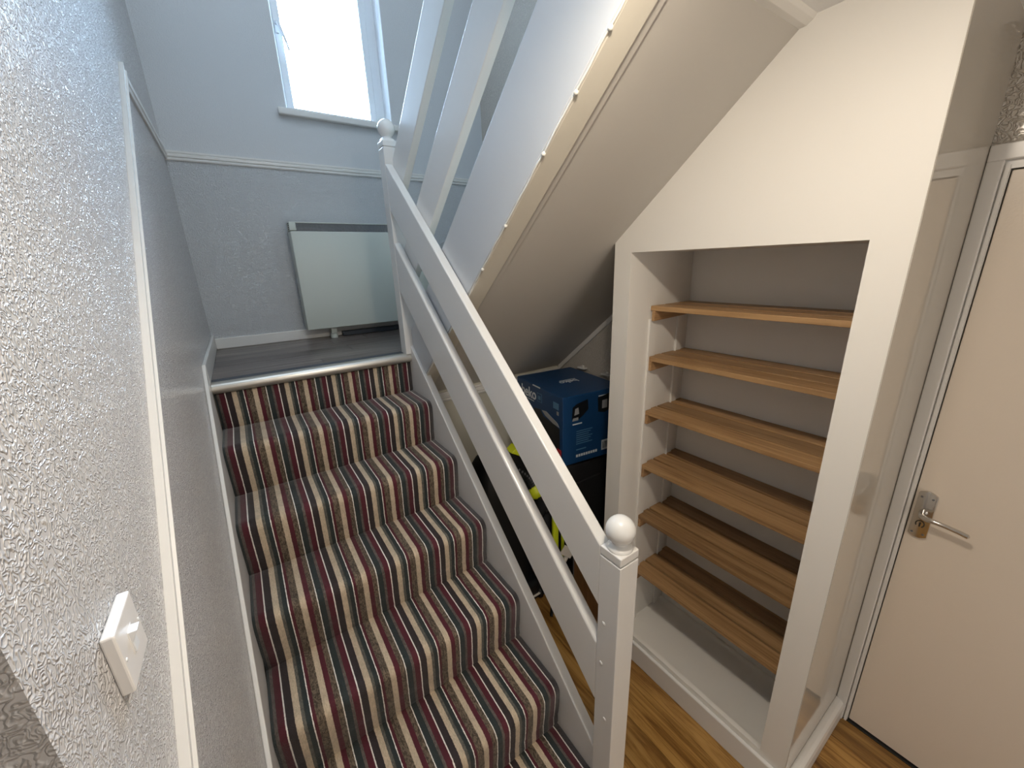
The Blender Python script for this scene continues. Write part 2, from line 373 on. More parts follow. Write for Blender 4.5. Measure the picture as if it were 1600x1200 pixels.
moulding(bm, (0, -.065, 1.082-ML*.065), (0, -1.585, 1.082-ML*1.585), (0, 0, 1), (1, 0, 0), prof); struct('trim_4', bm, m_trim)

# under-stair back wall (below the landing) with moulding at its head, raking bead along the right wall
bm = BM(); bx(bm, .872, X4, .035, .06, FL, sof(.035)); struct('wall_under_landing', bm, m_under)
bm = BM(); moulding(bm, (.872, .035, -.285), (X4, .035, -.285), (0, 0, 1), (0, -1, 0), [(h*1.25, t*1.5) for h, t in dado_profile()]); struct('trim_5', bm, m_trim)
bm = BM(); prism(bm, [(.03, sof(.03)), (.03, sof(.03)-.035), (YA+.0, sof(YA)-.035), (YA+.0, sof(YA))], 'x', X4-.016, X4, bev=.003); struct('trim_6', bm, m_trim)

# ------- boxed-in cupboard wall with the shelving recess
bm = BM()
prism(bm, [(YA, FL), (YA, sof(YA)), (YO, sof(YO)), (YO, FL)], 'x', X2, X4)                      # left cheek
yc = (SA-CEIL)/MU
prism(bm, [(YO, ZT), (YO, sof(YO)), (yc, CEIL), (YO2, CEIL), (YO2, ZT)], 'x', X2, X2+.02)       # header
bx(bm, X2+.02, X4, YO2, YO, ZT, ZT+.02)                                                         # recess ceiling
bx(bm, X2, X2+.018, YO2, YO, FL, ZB)                                                            # front rail
bx(bm, X2+.018, XB, YO2, YO, FL+.01, ZL)                                                        # recess floor
bx(bm, XB, XB+.02, YO2, YO, FL, ZT)                                                             # recess back
bx(bm, X2, X4, YR+.002, YO2, FL, CEIL)                                                          # right cheek
bmesh.ops.remove_doubles(bm, verts=bm.verts, dist=1e-5)
struct('wall_cupboard', bm, m_white)
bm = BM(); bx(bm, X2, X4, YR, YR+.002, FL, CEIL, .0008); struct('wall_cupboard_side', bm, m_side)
# battens on the recess cheeks that carry the shelves
for yy0, yy1 in ((YO-.009, YO), (YO2, YO2+.009)):
    for x0, x1 in ((1.523, 1.568), (1.712, 1.748)):
        bm = BM(); bx(bm, x0, x1, yy0, yy1, ZL, .185, .001)
        o = struct('trim_7', bm, m_white)
# skirting of the cupboard
def skirt(pts, axis, a0, a1): 
    b = BM(); prism(b, pts, axis, a0, a1, bev=.002); return b
bm = BM()
bx(bm, X2-.016, X2, YR-.030, YA, FL, ZB-.018, .006, 3)
struct('baseboard_cupboard_front', bm, m_trim)
bm = BM()
prism(bm, [(YR, FL), (YR-.030, FL), (YR-.030, -1.335), (YR-.026, -1.318), (YR-.017, -1.308), (YR-.006, -1.304), (YR, -1.303)], 'x', X2-.016, X4-.013, bev=.0015)
struct('baseboard_cupboard_side', bm, m_trim)

# ------- window
bm = BM(); bx(bm, WX1-.004, WX1, YB+.001, YB+.12, WZ0, WZ1); bx(bm, WX0, WX0+.004, YB+.001, YB+.12, WZ0, WZ1); bx(bm, WX0+.004, WX1-.004, YB+.001, YB+.12, WZ1-.004, WZ1)
struct('trim_9', bm, m_upvc)
wf = empty('window_1', (WX0, YB+.12, WZ0)); wf['kind'] = 'structure'
yf = YB+.12
bm = BM()
bx(bm, WX0, WX0+.022, yf, yf+.06, WZ0, WZ1); bx(bm, WX1-.058, WX1, yf, yf+.06, WZ0, WZ1)
bx(bm, WX0+.022, WX1-.058, yf, yf+.06, WZ0, WZ0+.028); bx(bm, WX0+.022, WX1-.058, yf, yf+.06, WZ1-.04, WZ1)
obj('window_frame', bm, m_upvc, wf)
bm = BM(); s0, s1 = WX0+.024, WX1-.060; t0, t1 = WZ0+.030, WZ1-.042
bx(bm, s0, s0+.04, yf-.012, yf+.03, t0, t1, .004); bx(bm, s1-.04, s1, yf-.012, yf+.03, t0, t1, .004)
bx(bm, s0+.038, s1-.038, yf-.010, yf+.03, t0, t0+.018, .002); bx(bm, s0+.038, s1-.038, yf-.010, yf+.03, t1-.05, t1, .002)
sash = obj('sash', bm, m_upvc, wf)
bm = BM(); bx(bm, s0+.036, s1-.036, yf+.006, yf+.012, t0+.015, t1-.045); obj('pane', bm, m_glass, wf)
bm = BM()
hx = s0+.015
bx(bm, hx-.010, hx+.010, yf-.024, yf-.010, 1.70, 1.76, .004, 2)
tube(bm, [(hx, yf-.024, 1.745), (hx+.002, yf-.045, 1.742), (hx+.012, yf-.05, 1.72), (hx+.03, yf-.052, 1.66), (hx+.042, yf-.053, 1.61)], [.009, .009, .008, .006, .005])
obj('window_handle', bm, m_upvc, wf, smooth=True)
bm = BM(); bx(bm, .553, 1.252, YB-.035, YB+.0, 1.262, 1.296, .006, 3); bx(bm, WX0+.001, WX1-.001, YB-.002, yf, 1.275, 1.2975, .0)
struct('trim_8', bm, m_trim)   # window board

# ------- door to the right
dr = empty('door_1', (X4, -2.1, FL)); dr['kind'] = 'structure'
DY0, DY1, DZ = -1.737, -2.499, .607
bm = BM()
for (y0, y1) in ((YR-.001, DY0+.016), (DY1-.016, -2.547)):
    bx(bm, X4-.012, X4+.004, min(y0, y1), max(y0, y1), FL, .633, .003, 2)
bx(bm, X4-.0125, X4+.004, DY1-.044, YR-.001, .632, .672, .003, 2)
obj('architrave', bm, m_trim, dr)
bm = BM()
bx(bm, X4+.004, X4+.10, DY0+.003, YR-.003, FL, .664); bx(bm, X4+.004, X4+.10, -2.544, DY1-.003, FL, .664)
bx(bm, X4+.004, X4+.10, DY1-.003, DY0+.003, DZ+.004, .664)
bx(bm, X4-.004, X4+.012, DY0+.004, DY0+.012, FL, .62)
obj('door_lining', bm, m_trim, dr)
bm = BM(); bx(bm, X4+.006, X4+.046, DY1, DY0, FL+.012, DZ, .002); leaf = obj('door_leaf', bm, m_door, dr)
bm = BM(); bx(bm, X4-.0, X4+.10, DY1, DY0, FL-.012, FL+.004, .001); obj('threshold', bm, m_dark, dr)
# lever handle on its backplate
dh = obj('door_handle', BM(), m_chrome, dr)
px = X4+.006
bm = BM(); py, pz0, pz1, hw = -1.767, -.500, -.327, .0225
pts = [(py-hw, pz0+.012)]+[(py-hw+2*hw*t/8, pz0+.012-.010*math.sin(math.pi*t/8)) for t in range(1, 8)]+[(py+hw, pz0+.012), (py+hw, pz1-.010)]+[(py+hw-2*hw*t/8, pz1-.010+.010*math.sin(math.pi*t/8)) for t in range(1, 8)]+[(py-hw, pz1-.010)]
prism(bm, pts, 'x', px-.010, px, bev=.0025)
obj('backplate', bm, m_chrome, dh, smooth=True)
bm = BM(); hz = -.402
tube(bm, [(px-.008, py, hz), (px-.02, py, hz), (px-.040, py-.002, hz), (px-.050, py-.014, hz), (px-.052, py-.035, hz+.001), (px-.052, py-.06, hz-.001), (px-.051, py-.085, hz-.005), (px-.049, py-.105, hz-.010), (px-.048, py-.108, hz-.011)],
     [.011, .009, .0085, .0085, .0075, .0068, .0070, .0072, .004], n=16)
lathe(bm, [(0, 0), (.016, 0), (.016, .008), (.012, .012), (0, .012)], 0, 0, 24) if False else None
obj('lever', bm, m_chrome, dh, smooth=True)
bm = BM()
sphere(bm, (px-.0102, py+.013, pz1-.022), .0035, .4, 1, 1, 10, 8); sphere(bm, (px-.0102, py+.013, pz0+.020), .0035, .4, 1, 1, 10, 8)
sphere(bm, (px-.0102, py-.013, pz1-.022), .0035, .4, 1, 1, 10, 8); sphere(bm, (px-.0102, py-.013, pz0+.020), .0035, .4, 1, 1, 10, 8)
obj('screws', bm, m_grey, dh, smooth=True)
bm = BM()
tube(bm, [(px-.0105, py+.010*math.cos(t), pz0+.055+.012*math.sin(t)) for t in [i*math.pi/8-.6 for i in range(13)]], .0016, 6)
bx(bm, px-.0108, px-.0098, py-.002, py+.002, pz0+.045, pz0+.060)
obj('keyhole', bm, m_dark, dh)

# ================================================================== STAIRS
stair = thing('staircase', 'lower flight of white painted wooden stairs up to the half landing', 'stairs', (.43, -1.39, FL))
bm = BM(); Y0s, Y1s = -1.353, .036
ST = .066
prism(bm, [(Y0s, ST+ML*Y0s), (Y1s-.06, ST+ML*(Y1s-.06)), (Y1s, ST+ML*(Y1s-.06)), (Y1s, -.24), (Y0s, FL), ], 'x', .8375, .872, bev=.004)
obj('stringer', bm, m_trim, stair)
for k in range(7):
    bm = BM(); bx(bm, .013, .8365, -k*G_+.008, -k*G_+.024, -(k+1)*R_, -k*R_-.02); obj('riser', bm, m_under, stair)
    if k < 6:
        bm = BM(); bx(bm, .013, .8365, -(k+1)*G_+.014, -k*G_+.006, -(k+1)*R_-.028, -(k+1)*R_-.009); obj('tread', bm, m_under, stair)
# fitted carpet
prof = [(-.001, -.048)]
for k in range(7):
    yb, zb = -k*G_, -(k+1)*R_
    prof += [(yb, zb+.05), (yb-.001, zb+.012), (yb+.002, zb+.002)]
    if k == 6: break
    prof += [(yb+.0025, zb-.002), (yb-.002, zb-.0015), (yb-.012, zb+.001)]
    yn = -(k+1)*G_-.011; r = .034
    prof += [(yb-.06, zb), (yb-.12, zb), (yn+r+.01, zb-.0005)]
    for a in range(0, 7):
        t = math.radians(90+a*15)
        prof.append((yn+r+r*math.cos(t), zb-r+r*math.sin(t)))
    prof += [(yn+.001, zb-r-.03), (yn+.004, zb-r-.07), (-(k+1)*G_-.002, zb-.145)]
bm = BM()
xs_ = [.0125]+[.0125+(.8375-.0125)*i/10 for i in range(1, 10)]+[.8372]
rows = []
for (y, z) in prof: rows.append([bm.verts.new((x, y, z)) for x in xs_])
for A, B in zip(rows, rows[1:]):
    for i in range(len(xs_)-1): bm.faces.new([A[i], B[i], B[i+1], A[i+1]])
bmesh.ops.recalc_face_normals(bm, faces=bm.faces)
cp_ = obj('stair_carpet', bm, m_carpet, smooth=True, angle=60)
tag(cp_, 'burgundy, cream, brown and dark green striped carpet fitted over the stairs', 'carpet')
so = cp_.modifiers.new('thickness', 'SOLIDIFY'); so.thickness = .006; so.offset = -1
# nosing on the landing edge
ns = thing('landing_nosing', 'silver rounded metal stair nosing along the landing edge above the carpet', 'stair nosing', (.42, -.01, -.03))
bm = BM()
pp = [(.012, .001)]+[(-.012+.021*math.cos(t), -.020+.021*math.sin(t)) for t in [math.radians(a) for a in range(80, 271, 10)]]+[(.0, -.041), (.0, -.006), (.012, -.004)]
prism(bm, pp, 'x', .012, .8372)
obj('rounded_front', bm, m_alu, ns, smooth=True)
for i in range(4):
    bm = BM(); bx(bm, .013, .8372 if i < 2 else .811, .014+i*.011, .022+i*.011, 0, .0025, .001); obj('grip_strip', bm, m_rubber, ns)

# ------------------------------------------------------------------ newels and rails
NW = .069
def newel(parent, x0, y0, zbase, zcap, label=None):
    bm = BM(); bx(bm, x0, x0+NW, y0, y0+NW, zbase, zcap, .0025, 2); p = obj('newel_post', bm, m_trim, parent)
    cx, cy0 = x0+NW/2, y0+NW/2
    bm = BM(); bx(bm, cx-.029, cx+.029, cy0-.029, cy0+.029, zcap-.001, zcap+.004)      # shadow gap
    bx(bm, x0+.0005, x0+NW-.0005, y0+.0005, y0+NW-.0005, zcap+.004, zcap+.028, .0025, 2); obj('cap', bm, m_trim, p)
    bm = BM(); r = .0375; zc = zcap+.028
    pr = [(0, zc), (.0325, zc), (.0328, zc+.004), (.030, zc+.009), (.0235, zc+.013), (.020, zc+.017), (.021, zc+.020), (.0245, zc+.023)]
    zb_ = zc+.022+r*.80
    for a in range(-48, 91, 6):
        t = math.radians(a); pr.append((r*math.cos(t) if a < 90 else 0, zb_+r*math.sin(t)))
    lathe(bm, pr, cx, cy0, 40); obj('ball_finial', bm, m_trim, p, smooth=True, angle=50)
    return p
ban = thing('banister', 'white wooden banister with ball-topped posts beside the carpeted stairs', 'banister', (.847, -1.39, FL))
NX = .8125
p1 = newel(ban, NX, -1.422, FL, -.310); p1.name = 'newel_post'
p2 = newel(ban, NX, -.030, 0, .925)
for zz, yy in ((-.52, -1.376), (-.86, -1.394), (-.665, -1.372)):
    bm = BM(); sphere(bm, (NX, yy, zz), .0062, .35, 1, 1, 12, 8); obj('dowel_plug', bm, m_trim, p1, smooth=True)
def rail(parent, name, x0, x1, y0, y1, ct, cb, m, bev=.004):
    bm = BM(); prism(bm, [(y0, cb+m*y0), (y1, cb+m*y1), (y1, ct+m*y1), (y0, ct+m*y0)], 'x', x0, x1, bev=bev, seg=3)
    return obj(name, bm, m_trim, parent)
rail(ban, 'handrail', NX+.001, .848, -1.3535, -.0295, .884, .690, ML)
rail(ban, 'middle_rail', NX+.001, .848, -1.3535, -.0295, .557, .335, ML, .007)

# ------------------------------------------------------------------ upper flight
ups = thing('upper_staircase', 'underside and white side string of the upper stair flight, sloping up overhead', 'stairs', (1.36, -.01, 0))
bm = BM(); ye = -1.43
prism(bm, [(-.0295, SA+MU*.0295), (ye, CEIL-.0 if False else SA-MU*ye), (ye, .100-MU*ye), (-.0295, .100+MU*.0295)], 'x', .851, .884, bev=.003)
obj('stringer', bm, m_string, ups)
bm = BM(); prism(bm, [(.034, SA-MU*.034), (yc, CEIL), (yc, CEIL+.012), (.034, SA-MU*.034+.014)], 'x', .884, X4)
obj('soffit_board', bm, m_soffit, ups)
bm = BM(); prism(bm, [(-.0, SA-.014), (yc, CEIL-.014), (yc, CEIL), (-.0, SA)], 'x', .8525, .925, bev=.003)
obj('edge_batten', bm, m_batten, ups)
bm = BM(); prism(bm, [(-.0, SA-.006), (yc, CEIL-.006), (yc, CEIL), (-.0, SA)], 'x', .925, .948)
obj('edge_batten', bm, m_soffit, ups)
for j in range(6):
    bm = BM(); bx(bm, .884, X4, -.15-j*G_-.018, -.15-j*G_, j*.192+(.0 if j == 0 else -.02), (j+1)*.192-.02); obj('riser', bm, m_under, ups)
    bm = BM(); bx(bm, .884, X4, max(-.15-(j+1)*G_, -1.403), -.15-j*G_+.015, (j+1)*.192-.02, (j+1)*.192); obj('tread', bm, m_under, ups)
ub = thing('upper_banister', 'two wide white sloping banister boards of the upper flight, seen from below', 'banister', (.865, -.03, .3))
rail(ub, 'handrail', .849, .881, -1.62, -.0305, .853, .665, -MU, .003)
rail(ub, 'middle_rail', .849, .881, -1.62, -.0305, .456, .262, -MU, .003)
bm = BM(); bx(bm, .82, .889, -1.689, -1.62, CEIL+.23, 2.35, .003); obj('newel_post', bm, m_trim, ub)
# thin cable pinned along the lower edge of the upper string
cb = thing('alarm_cable', 'thin white cable pinned along the bottom edge of the upper stair string', 'cable', (.85, -.6, sof(-.6)))
cz = lambda y, d=.010: SA-MU*y-d-.002
bm = BM(); pts = []
for i in range(41):
    y = -.72-i*(.60/40); pts.append((.850+.0010*math.sin(i*1.3), y, cz(y, .009)+.0009*math.sin(i*.9)))
pts += [(.849, -1.36, cz(-1.34, -.01)), (.846, -1.38, cz(-1.34, -.06)), (.846, -1.40, 1.05)]
tube(bm, pts, .0026, 6); obj('cable_run', bm, m_cable, cb, smooth=True)
for y in (-.767, -.913, -1.092, -1.205, -1.298):
    bm = BM(); sphere(bm, (.849, y, cz(y, .012)), .0058, 1, 1, 1, 10, 8); obj('clip', bm, m_cable, cb, smooth=True)

# ================================================================== SHELVES IN THE RECESS
names = ['topmost oak slatted shelf in the white recess', 'second oak slatted shelf from the top of the recess',
         'third oak slatted shelf from the top of the recess', 'fourth oak slatted shelf from the top of the recess',
         'fifth oak slatted shelf from the top, above the lowest one', 'lowest oak slatted shelf, above the white recess floor']
ZS = [.238, .030, -.2095, -.470, -.735, -1.040]
SX0, SX1 = 1.531, 1.793
def make_shelf():
    z = 0; yc_ = (YO+YO2)/2
    t = empty('shelf', (SX0, yc_, 0))
    w = (SX1-SX0-.022)/3
    for i in range(3):
        x0 = SX0+i*(w+.011)
        bm = BM(); bx(bm, x0, x0+w, YO2+.001, YO-.001, -.019, 0, .0018, 2); obj('slat', bm, m_shelf, t, loc=(x0+w/2, yc_, -.01))
    for s in (0, 1):
        y0, y1 = (YO-.022, YO-.0095) if s == 0 else (YO2+.0095, YO2+.022)
        bm = BM(); prism(bm, [(SX0-.001, -.0195), (SX0-.001, -.060), (SX1-.03, -.052), (SX1-.002, -.045), (SX1-.002, -.0195)], 'y', y0, y1, bev=.001)
        obj('cleat', bm, m_shelfx, t)
    return t
first = make_shelf()
def copy_tree(o, parent=None):
    c = o.copy(); C.objects.link(c); c.parent = parent
    for ch in list(o.children): copy_tree(ch, c)
    return c
sh = [first]+[copy_tree(first) for _ in range(5)]
for s, z, n in zip(sh, ZS, names):
    s.location.z = z; tag(s, n, 'shelf', 'oak shelves in the recess')

# ================================================================== HEATER ON THE BACK WALL
ht = thing('storage_heater', 'slim cream panel heater with dark top grille on the landing wall', 'heater', (.88, .83, 0))
HX0, HX1, HZ0, HZ1, HY0 = .487, 1.30, .068, .690, .762
bm = BM()
bx(bm, HX0, HX1, HY0, YB-.03, HZ0, .640, .006, 3)
obj('casing', bm, m_heater, ht, smooth=True)
bm = BM()
bx(bm, HX0, HX0+.035, HY0+.002, YB-.03, .643, HZ1, .004, 2); bx(bm, HX1-.035, HX1, HY0+.002, YB-.03, .643, HZ1, .004, 2)
bx(bm, HX0+.035, HX1-.035, HY0+.030, YB-.03, .64, HZ1, .002); bx(bm, HX0+.03, HX1-.03, HY0+.002, HY0+.034, .684, HZ1, .001); 
obj('top_rim', bm, m_heater, ht, smooth=True)
bm = BM(); bx(bm, HX0+.035, HX1-.035, HY0+.016, HY0+.03, .641, .684); gr = obj('grille', bm, m_grille, ht)
bm = BM(); n = 110
for i in range(n):
    x = HX0+.037+i*(HX1-HX0-.074)/(n-1); bx(bm, x-.0010, x+.0010, HY0+.004, HY0+.0165, .641, .684)
gb = obj('grille_bars', bm, m_grillebar, gr); gb['kind'] = 'stuff'
bm = BM()
for z in (.652, .662, .672, .682): bx(bm, HX0-.0012, HX0+.001, HY0+.014, HY0+.05, z-.0028, z+.0012)
obj('side_vents', bm, m_dark, ht)
for x in (.640, 1.17):
    bm = BM(); bx(bm, x-.017, x+.017, HY0+.03, HY0+.09, .030, HZ0+.002, .003, 2); lathe(bm, [(0, 0), (.022, 0), (.024, .012), (.020, .026), (.013, .034), (0, .034)], x, HY0+.055, 20)
    obj('foot', bm, m_heater, ht, smooth=True)
bm = BM(); bx(bm, .70, 1.25, YB-.060, YB-.014, .0, .028, .002); obj('lower_rail', bm, m_rubber, ht)
bm = BM(); bx(bm, .60, .66, YB-.03, YB, .2, .5); obj('wall_bracket', bm, m_grey, ht)
bm = BM(); bx(bm, 1.1, 1.16, YB-.03, YB, .2, .5); obj('wall_bracket', bm, m_grey, ht)

# ================================================================== LIGHT SWITCH
sw = thing('light_switch', 'square white light switch with a grubby rocker on the left wall', 'light switch', (0, -1.468, .07))
SY0, SY1, SZ0, SZ1 = -1.5015, -1.4335, .036, .1045
bm = BM(); bx(bm, 0, .0105, SY0, SY1, SZ0, SZ1, .0018, 2); obj('plate', bm, m_switch, sw)
bm = BM(); my, mz = (SY0+SY1)/2, (SZ0+SZ1)/2
prism(bm, [(.010, mz-.012), (.0125, mz-.012), (.0120, mz), (.0175, mz+.012), (.010, mz+.012)], 'y', my-.0065, my+.0065, bev=.0006)
obj('rocker', bm, m_upvc, sw)
bm = BM(); bx(bm, .0098, .0108, my-.0078, my+.0078, mz-.0135, mz+.0135); obj('rocker_surround', bm, m_switch, sw)
for yy in (SY0+.006, SY1-.006):
    bm = BM(); sphere(bm, (.0105, yy, mz), .0020, .5, 1, 1, 8, 6); obj('screw_cap', bm, m_upvc, sw)

# ================================================================== UNDER THE STAIRS
# big blue appliance carton, slightly turned, on a black suitcase
bxA = Vector((1.412, -.530)); bxB = Vector((1.472, -.045)); wdt = .392
dAB = (bxB-bxA); LAB = dAB.length; dy = dAB.normalized(); dx = Vector((dy.y, -dy.x))
CZ0, CZ1 = -.618, -.236
ct = thing('appliance_box', 'glossy dark blue printed coffee machine carton under the stairs', 'box', (bxA.x+.2, bxA.y+.25, CZ0))
def carton(bm, u0, u1, v0, v1, w0, w1, bev=0):   # u along dx (right), v along dy (back)
    bx(bm, u0, u1, v0, v1, w0, w1, bev)
RT = Matrix(((dx.x, dy.x, 0, bxA.x), (dx.y, dy.y, 0, bxA.y), (0, 0, 1, 0), (0, 0, 0, 1)))
bm = BM(); carton(bm, 0, wdt, 0, LAB, CZ0, CZ1, .003); xf(bm, RT); obj('carton', bm, m_blue, ct)
bm = BM(); bx(bm, .002, wdt-.002, .002, LAB-.002, CZ1, CZ1+.003, .001); xf(bm, RT); obj('lid_flap', bm, m_blue, ct)
def P3(u, v, w): q = RT @ Vector((u, v, w)); return q
dxx = Vector((dx.x, dx.y, 0)); dyy = Vector((dy.x, dy.y, 0)); ZV = Vector((0, 0, 1))
H = CZ1-CZ0
def flat(name, mat, face, a0, a1, b0, b1, t=.0008):
    bm = BM()
    if face == 'left': bx(bm, -t, .0002, LAB-a1, LAB-a0, CZ0+b0, CZ0+b1)
    else: bx(bm, a0, a1, -t, .0002, CZ0+b0, CZ0+b1)
    xf(bm, RT); return obj(name, bm, mat, ct)
# left face (reads from the back corner to the front corner)
T = text_mesh
T('lettering', 'beko', .085, m_print, ct, P3(-.0008, LAB-.055, CZ1-.085), -dyy, ZV, bold=.0015)
flat('printed_line', m_print, 'left', .10, .20, H-.100, H-.096)
flat('printed_line', m_print, 'left', .10, .19, H-.158, H-.150)
flat('printed_frame', m_printdim, 'left', .235, .285, H-.085, H-.035); flat('printed_frame_inner', m_blue, 'left', .238, .282, H-.082, H-.038, .0011)
flat('printed_icon', m_printdim, 'left', .247, .273, H-.072, H-.050, .0014)
# product photograph: black machine with silver top
bm = BM()
def poly_left(pts, t=.0010):
    b = BM(); prism(b, [(LAB-a, CZ0+z) for a, z in pts], 'x', -t, .0002); xf(b, RT); return b
obj('product_picture', poly_left([(.20, .02), (.20, H-.135), (.27, H-.125), (.30, H-.155), (.46, H-.175), (.46, .02)]), m_photo, ct)
obj('product_picture_top', poly_left([(.285, H-.125), (.33, H-.118), (.44, H-.150), (.455, H-.168), (.40, H-.165), (.32, H-.145)], .0014), m_silverprint, ct)
obj('product_picture_detail', poly_left([(.235, .10), (.235, .19), (.29, .185), (.29, .11)], .0014), m_grey, ct)
for i in range(3): flat('printed_line', m_silverprint, 'left', .24, .28, .135+i*.02, .143+i*.02, .0018)
flat('printed_badge', m_red, 'left', .435, .475, .055, .090, .0016); flat('printed_badge', m_printdim, 'left', .435, .455, .025, .050, .0016); flat('printed_badge', m_silverprint, 'left', .458, .478, .025, .050, .0016)
flat('printed_mark', m_printdim, 'left', .40, .45, H-.075, H-.040); flat('printed_mark', m_silverprint, 'left', .432, .450, H-.105, H-.085)
# right face
flat('gradient_panel', m_bluelight, 'right', .02, .30, .20, .225, .0005) if False else None
def poly_right(pts, t=.0010):
    b = BM(); prism(b, [(a, CZ0+z) for a, z in pts], 'y', -t, .0002); xf(b, RT); return b
obj('picture', poly_right([(.055, H-.125), (.060, H-.06), (.085, H-.045), (.155, H-.030), (.160, H-.085), (.125, H-.115), (.09, H-.135)]), m_photo, ct)
obj('picture_detail', poly_right([(.070, H-.105), (.075, H-.070), (.095, H-.065), (.10, H-.100)], .0014), m_silverprint, ct)
obj('picture_detail', poly_right([(.058, H-.135), (.062, H-.120), (.095, H-.118), (.095, H-.135)], .0014), m_silverprint, ct)
obj('picture', poly_right([(.225, H-.115), (.220, H-.035), (.305, H-.020), (.320, H-.045), (.315, H-.105), (.27, H-.125)]), m_photo, ct)
obj('picture_detail', poly_right([(.250, H-.10), (.250, H-.055), (.285, H-.052), (.285, H-.10)], .0014), m_silverprint, ct)
flat('printed_line', m_print, 'right', .225, .305, H-.030, H-.024)
flat('printed_line', m_print, 'right', .060, .120, H-.158, H-.151)
for i in range(7): flat('printed_line', m_printdim, 'right', .085, .190-.012*(i%3), H-.200-i*.012, H-.196-i*.012)
for i in range(9): flat('printed_mark', m_print, 'right', .085+i*.016, .097+i*.016, .035, .050)
flat('printed_line', m_printdim, 'right', .085, .15, .075, .081)
flat('label', m_print, 'right', .255, .305, .035, .095)
for i in range(7): flat('barcode_bar', m_photo, 'right', .261+i*.006, .2635+i*.006, .045, .085, .0014)
# lid lettering (upside down from here, it reads from the other side)
T('lettering', 'beko', .060, m_print, ct, P3(.255, .245, CZ1+.0032), -dxx, -dyy, bold=.001)
bm = BM(); bx(bm, .15, .26, .255, .260, CZ1+.003, CZ1+.0038); xf(bm, RT); obj('printed_line', bm, m_print, ct)
bm = BM(); bx(bm, -.0012, .0006, .22, .30, CZ1-.006, CZ1+.001); xf(bm, RT); obj('tape_strip', bm, m_print, ct)
# plastic fixings against the wall behind the carton
for (x, y, lab) in ((1.845, -.20, 'small white plastic clip on the wall above the blue carton, farther one'), (1.845, -.40, 'small white plastic clip on the wall above the blue carton, nearer one')):
    bm = BM(); bx(bm, x+.0, X4, y-.03, y+.03, CZ1+.012, CZ1+.022, .003, 2); bx(bm, x+.018, x+.026, y-.01, y+.006, CZ1+.02, CZ1+.034, .002)
    o = obj('wall_clip', bm, m_trim, loc=(x, y, CZ1+.012)); tag(o, lab, 'clip')

st = thing('suitcase', 'large black fabric suitcase standing under the blue carton', 'suitcase', (1.63, -.27, FL))
bm = BM(); bx(bm, 1.425, 1.862, -.535, -.02, FL+.03, CZ0, .03, 4); obj('shell', bm, m_blackcloth, st, smooth=True)
bm = BM(); bx(bm, 1.50, 1.80, -.548, -.534, FL+.14, CZ0-.12, .006, 2); obj('front_pocket', bm, m_blackcloth, st)
for x in (1.47, 1.81):
    for y in (-.48, -.08):
        bm = BM(); lathe(bm, [(0, FL), (.022, FL), (.026, FL+.02), (.022, FL+.04), (0, FL+.04)], x, y, 16); obj('wheel', bm, m_black, st, smooth=True)

# upright vacuum, black with lime trims, in front of the suitcase
vc = thing('vacuum_cleaner', 'black upright vacuum cleaner with lime trims and a ribbed hose', 'vacuum cleaner', (1.13, -.36, FL))
bm = BM()
rings = [(.17, .15, -1.38), (.175, .15, -1.25), (.17, .14, -1.10), (.155, .12, -.95), (.155, .115, -.80), (.15, .11, -.68), (.125, .10, -.60), (.085, .08, -.545), (.05, .05, -.52)]
def loft(bm, rings, cx, cy_, n=24, pw=.6):
    R = []
    for i, (a, b, z) in enumerate(rings):
        ring = []
        for t in range(n):
            th = 2*math.pi*t/n; cc, ss = math.cos(th), math.sin(th)
            ring.append(bm.verts.new((cx+a*math.copysign(abs(cc)**pw, cc), cy_+b*math.copysign(abs(ss)**pw, ss), z)))
        R.append(ring)
    for A, B in zip(R, R[1:]):
        for i in range(n): bm.faces.new([A[i], A[(i+1) % n], B[(i+1) % n], B[i]])
    bm.faces.new(R[0][::-1]); bm.faces.new(R[-1])
loft(bm, rings, 1.115, -.325); obj('body', bm, m_black, vc, smooth=True)
bm = BM(); bx(bm, .96, 1.27, -.52, -.16, FL, FL+.13, .03, 3); obj('floor_head', bm, m_black, vc, smooth=True)
bm = BM(); bx(bm, 1.13, 1.27, -.528, -.515, FL+.042, FL+.050, .001); obj('head_trim', bm, m_paper, vc)
bm = BM()
for (x, y) in ((1.262, -.50), (1.00, -.2)):
    for_ = BM(); lathe(for_, [(0, -.012), (.03, -.012), (.034, -.006), (.034, .006), (.03, .012), (0, .012)], 0, 0, 20)
    xf(for_, Matrix.Translation((x, y, FL+.034)) @ Matrix.Rotation(math.pi/2, 4, 'Y')); obj('wheel', for_, m_black, vc, smooth=True)
bm.free()
# lime shoulder trim
bm = BM(); prism(bm, [(1.165, -.505), (1.205, -.478), (1.265, -.520), (1.262, -.575), (1.215, -.535)], 'y', -.42, -.36, bev=.004); obj('shoulder_trim', bm, m_lime, vc)
bm = BM(); prism(bm, [(1.10, -.555), (1.165, -.505), (1.262, -.575), (1.30, -.66), (1.20, -.70)], 'y', -.415, -.30, bev=.006); obj('shoulder', bm, m_black, vc)
bm = BM(); prism(bm, [(1.255, -.590), (1.285, -.600), (1.292, -.615), (1.262, -.602)], 'y', -.425, -.415); obj('trim_flash', bm, m_lime, vc)
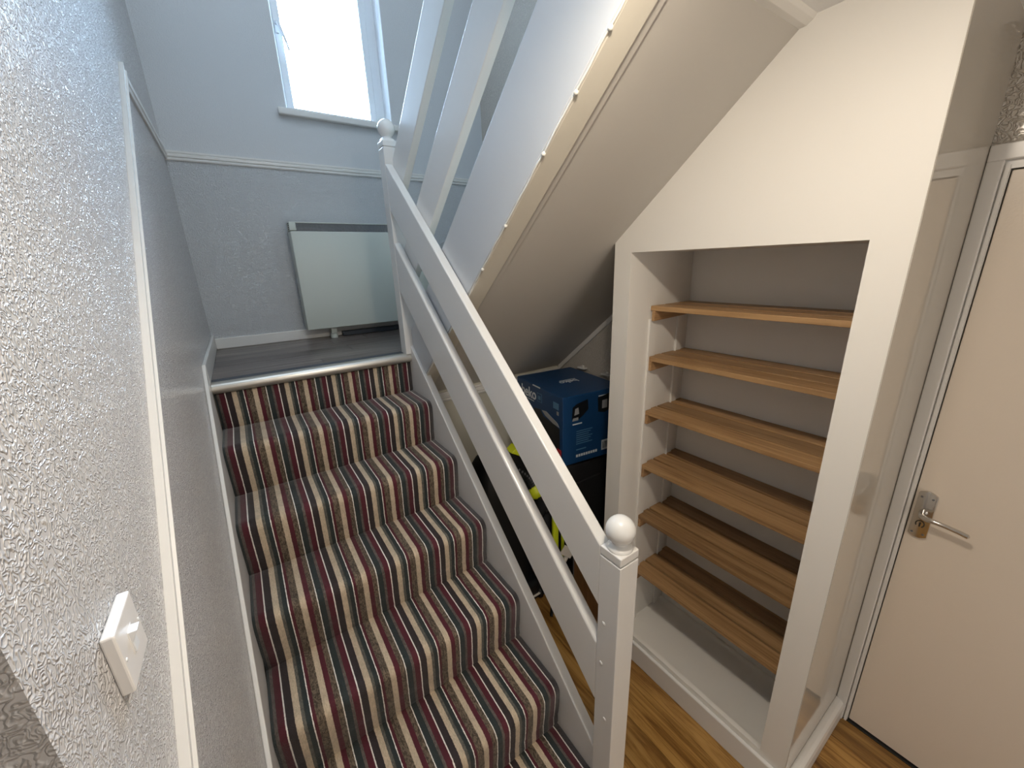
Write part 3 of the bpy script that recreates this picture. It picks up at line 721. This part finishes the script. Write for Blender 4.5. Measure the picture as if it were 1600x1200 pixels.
# ribbed hose
bm = BM(); pts = []; rad = []
for i in range(90):
    t = i/89; pts.append((1.165+.135*t+.02*math.sin(t*3), -.40-.015*math.sin(t*3), -.58-.175*t-.01*t*t)); rad.append(.027 if i % 4 < 2 else .0225)
tube(bm, pts, rad, 14); obj('hose', bm, m_black, vc, smooth=False)
bm = BM()
for i in range(0, 90, 8):
    p = Vector(pts[i]); bx(bm, p.x-.004, p.x+.004, p.y-.0285, p.y-.024, p.z+.004, p.z+.014)
obj('hose_rib_marks', bm, m_grey, vc)
bm = BM(); sphere(bm, (1.312, -.425, -.775), .044, 1, .8, 1.05); obj('hose_end_cap', bm, m_lime, vc, smooth=True)
# lime pole leaning beside it
pl = thing('lime_pole', 'flat lime green pole standing behind the banister, beside the vacuum cleaner', 'pole', (1.345, -.55, FL))
bm = BM(); bx(bm, 1.309, 1.345, -.575, -.560, FL, -.84, .003, 2); obj('blade', bm, m_lime, pl)
bm = BM(); bx(bm, 1.325, 1.329, -.5775, -.574, FL+.02, -.86, .001); obj('centre_rib', bm, m_lime, pl)
bm = BM(); bx(bm, 1.385, 1.400, -.56, -.545, FL, -.98, .003); o = obj('green_stick', bm, m_lime, loc=(1.392, -.552, FL)); tag(o, 'narrow green stick just right of the lime pole, mostly hidden by the handrail', 'stick')
# black bag behind the pole
bg_ = thing('black_bag', 'soft black bag slumped behind the lime pole', 'bag', (1.335, -.45, FL))
bm = BM(); loft(bm, [(.065, .06, FL), (.072, .07, FL+.12), (.07, .07, -1.05), (.065, .06, -.88), (.04, .035, -.80)], 1.345, -.465, 20, .7); obj('bag_body', bm, m_blackcloth, bg_, smooth=True)
bm = BM(); tube(bm, [(1.29, -.5, -.90), (1.30, -.53, -.84), (1.33, -.54, -.82), (1.36, -.53, -.85), (1.37, -.5, -.91)], .006, 8); obj('bag_strap', bm, m_black, bg_, smooth=True)
# orange handled tool with a white paper tag
tl = thing('tagged_tool', 'orange ended tool with a white paper label wrapped round it', 'tool', (1.30, -.62, FL))
Y_ = -.60
bm = BM(); tube(bm, [(1.23, Y_-.05, FL+.006), (1.27, Y_-.02, -1.30), (1.318, Y_, -1.205)], [.009, .010, .011], 12); obj('shaft', bm, m_black, tl, smooth=True)
bm = BM(); tube(bm, [(1.312, Y_, -1.215), (1.358, Y_, -1.145)], [.0125, .0125], 12); obj('orange_grip', bm, m_orange, tl, smooth=True)
bm = BM(); tube(bm, [(1.356, Y_, -1.148), (1.382, Y_, -1.11)], [.014, .014], 12); obj('clear_sleeve', bm, m_paper, tl, smooth=True)
bm = BM(); bx(bm, -.050, .050, -.018, -.016, -.026, .026, .0005); xf(bm, Matrix.Translation((1.372, Y_, -1.075)) @ Matrix.Rotation(.75, 4, 'Y')); obj('paper_label', bm, m_paper, tl)
# brown chipboard offcut against the cupboard end
cbp = thing('chipboard_panel', 'dark brown wood panel with a pale edge leaning under the stairs', 'panel', (1.41, -.71, FL))
bm = BM(); bx(bm, 1.404, 1.422, -.835, -.635, FL, -1.10, .001); obj('board', bm, m_brown, cbp)
bm = BM(); bx(bm, 1.402, 1.421, -.636, -.628, FL, -1.12, .001); obj('pale_edge', bm, m_grey, cbp)
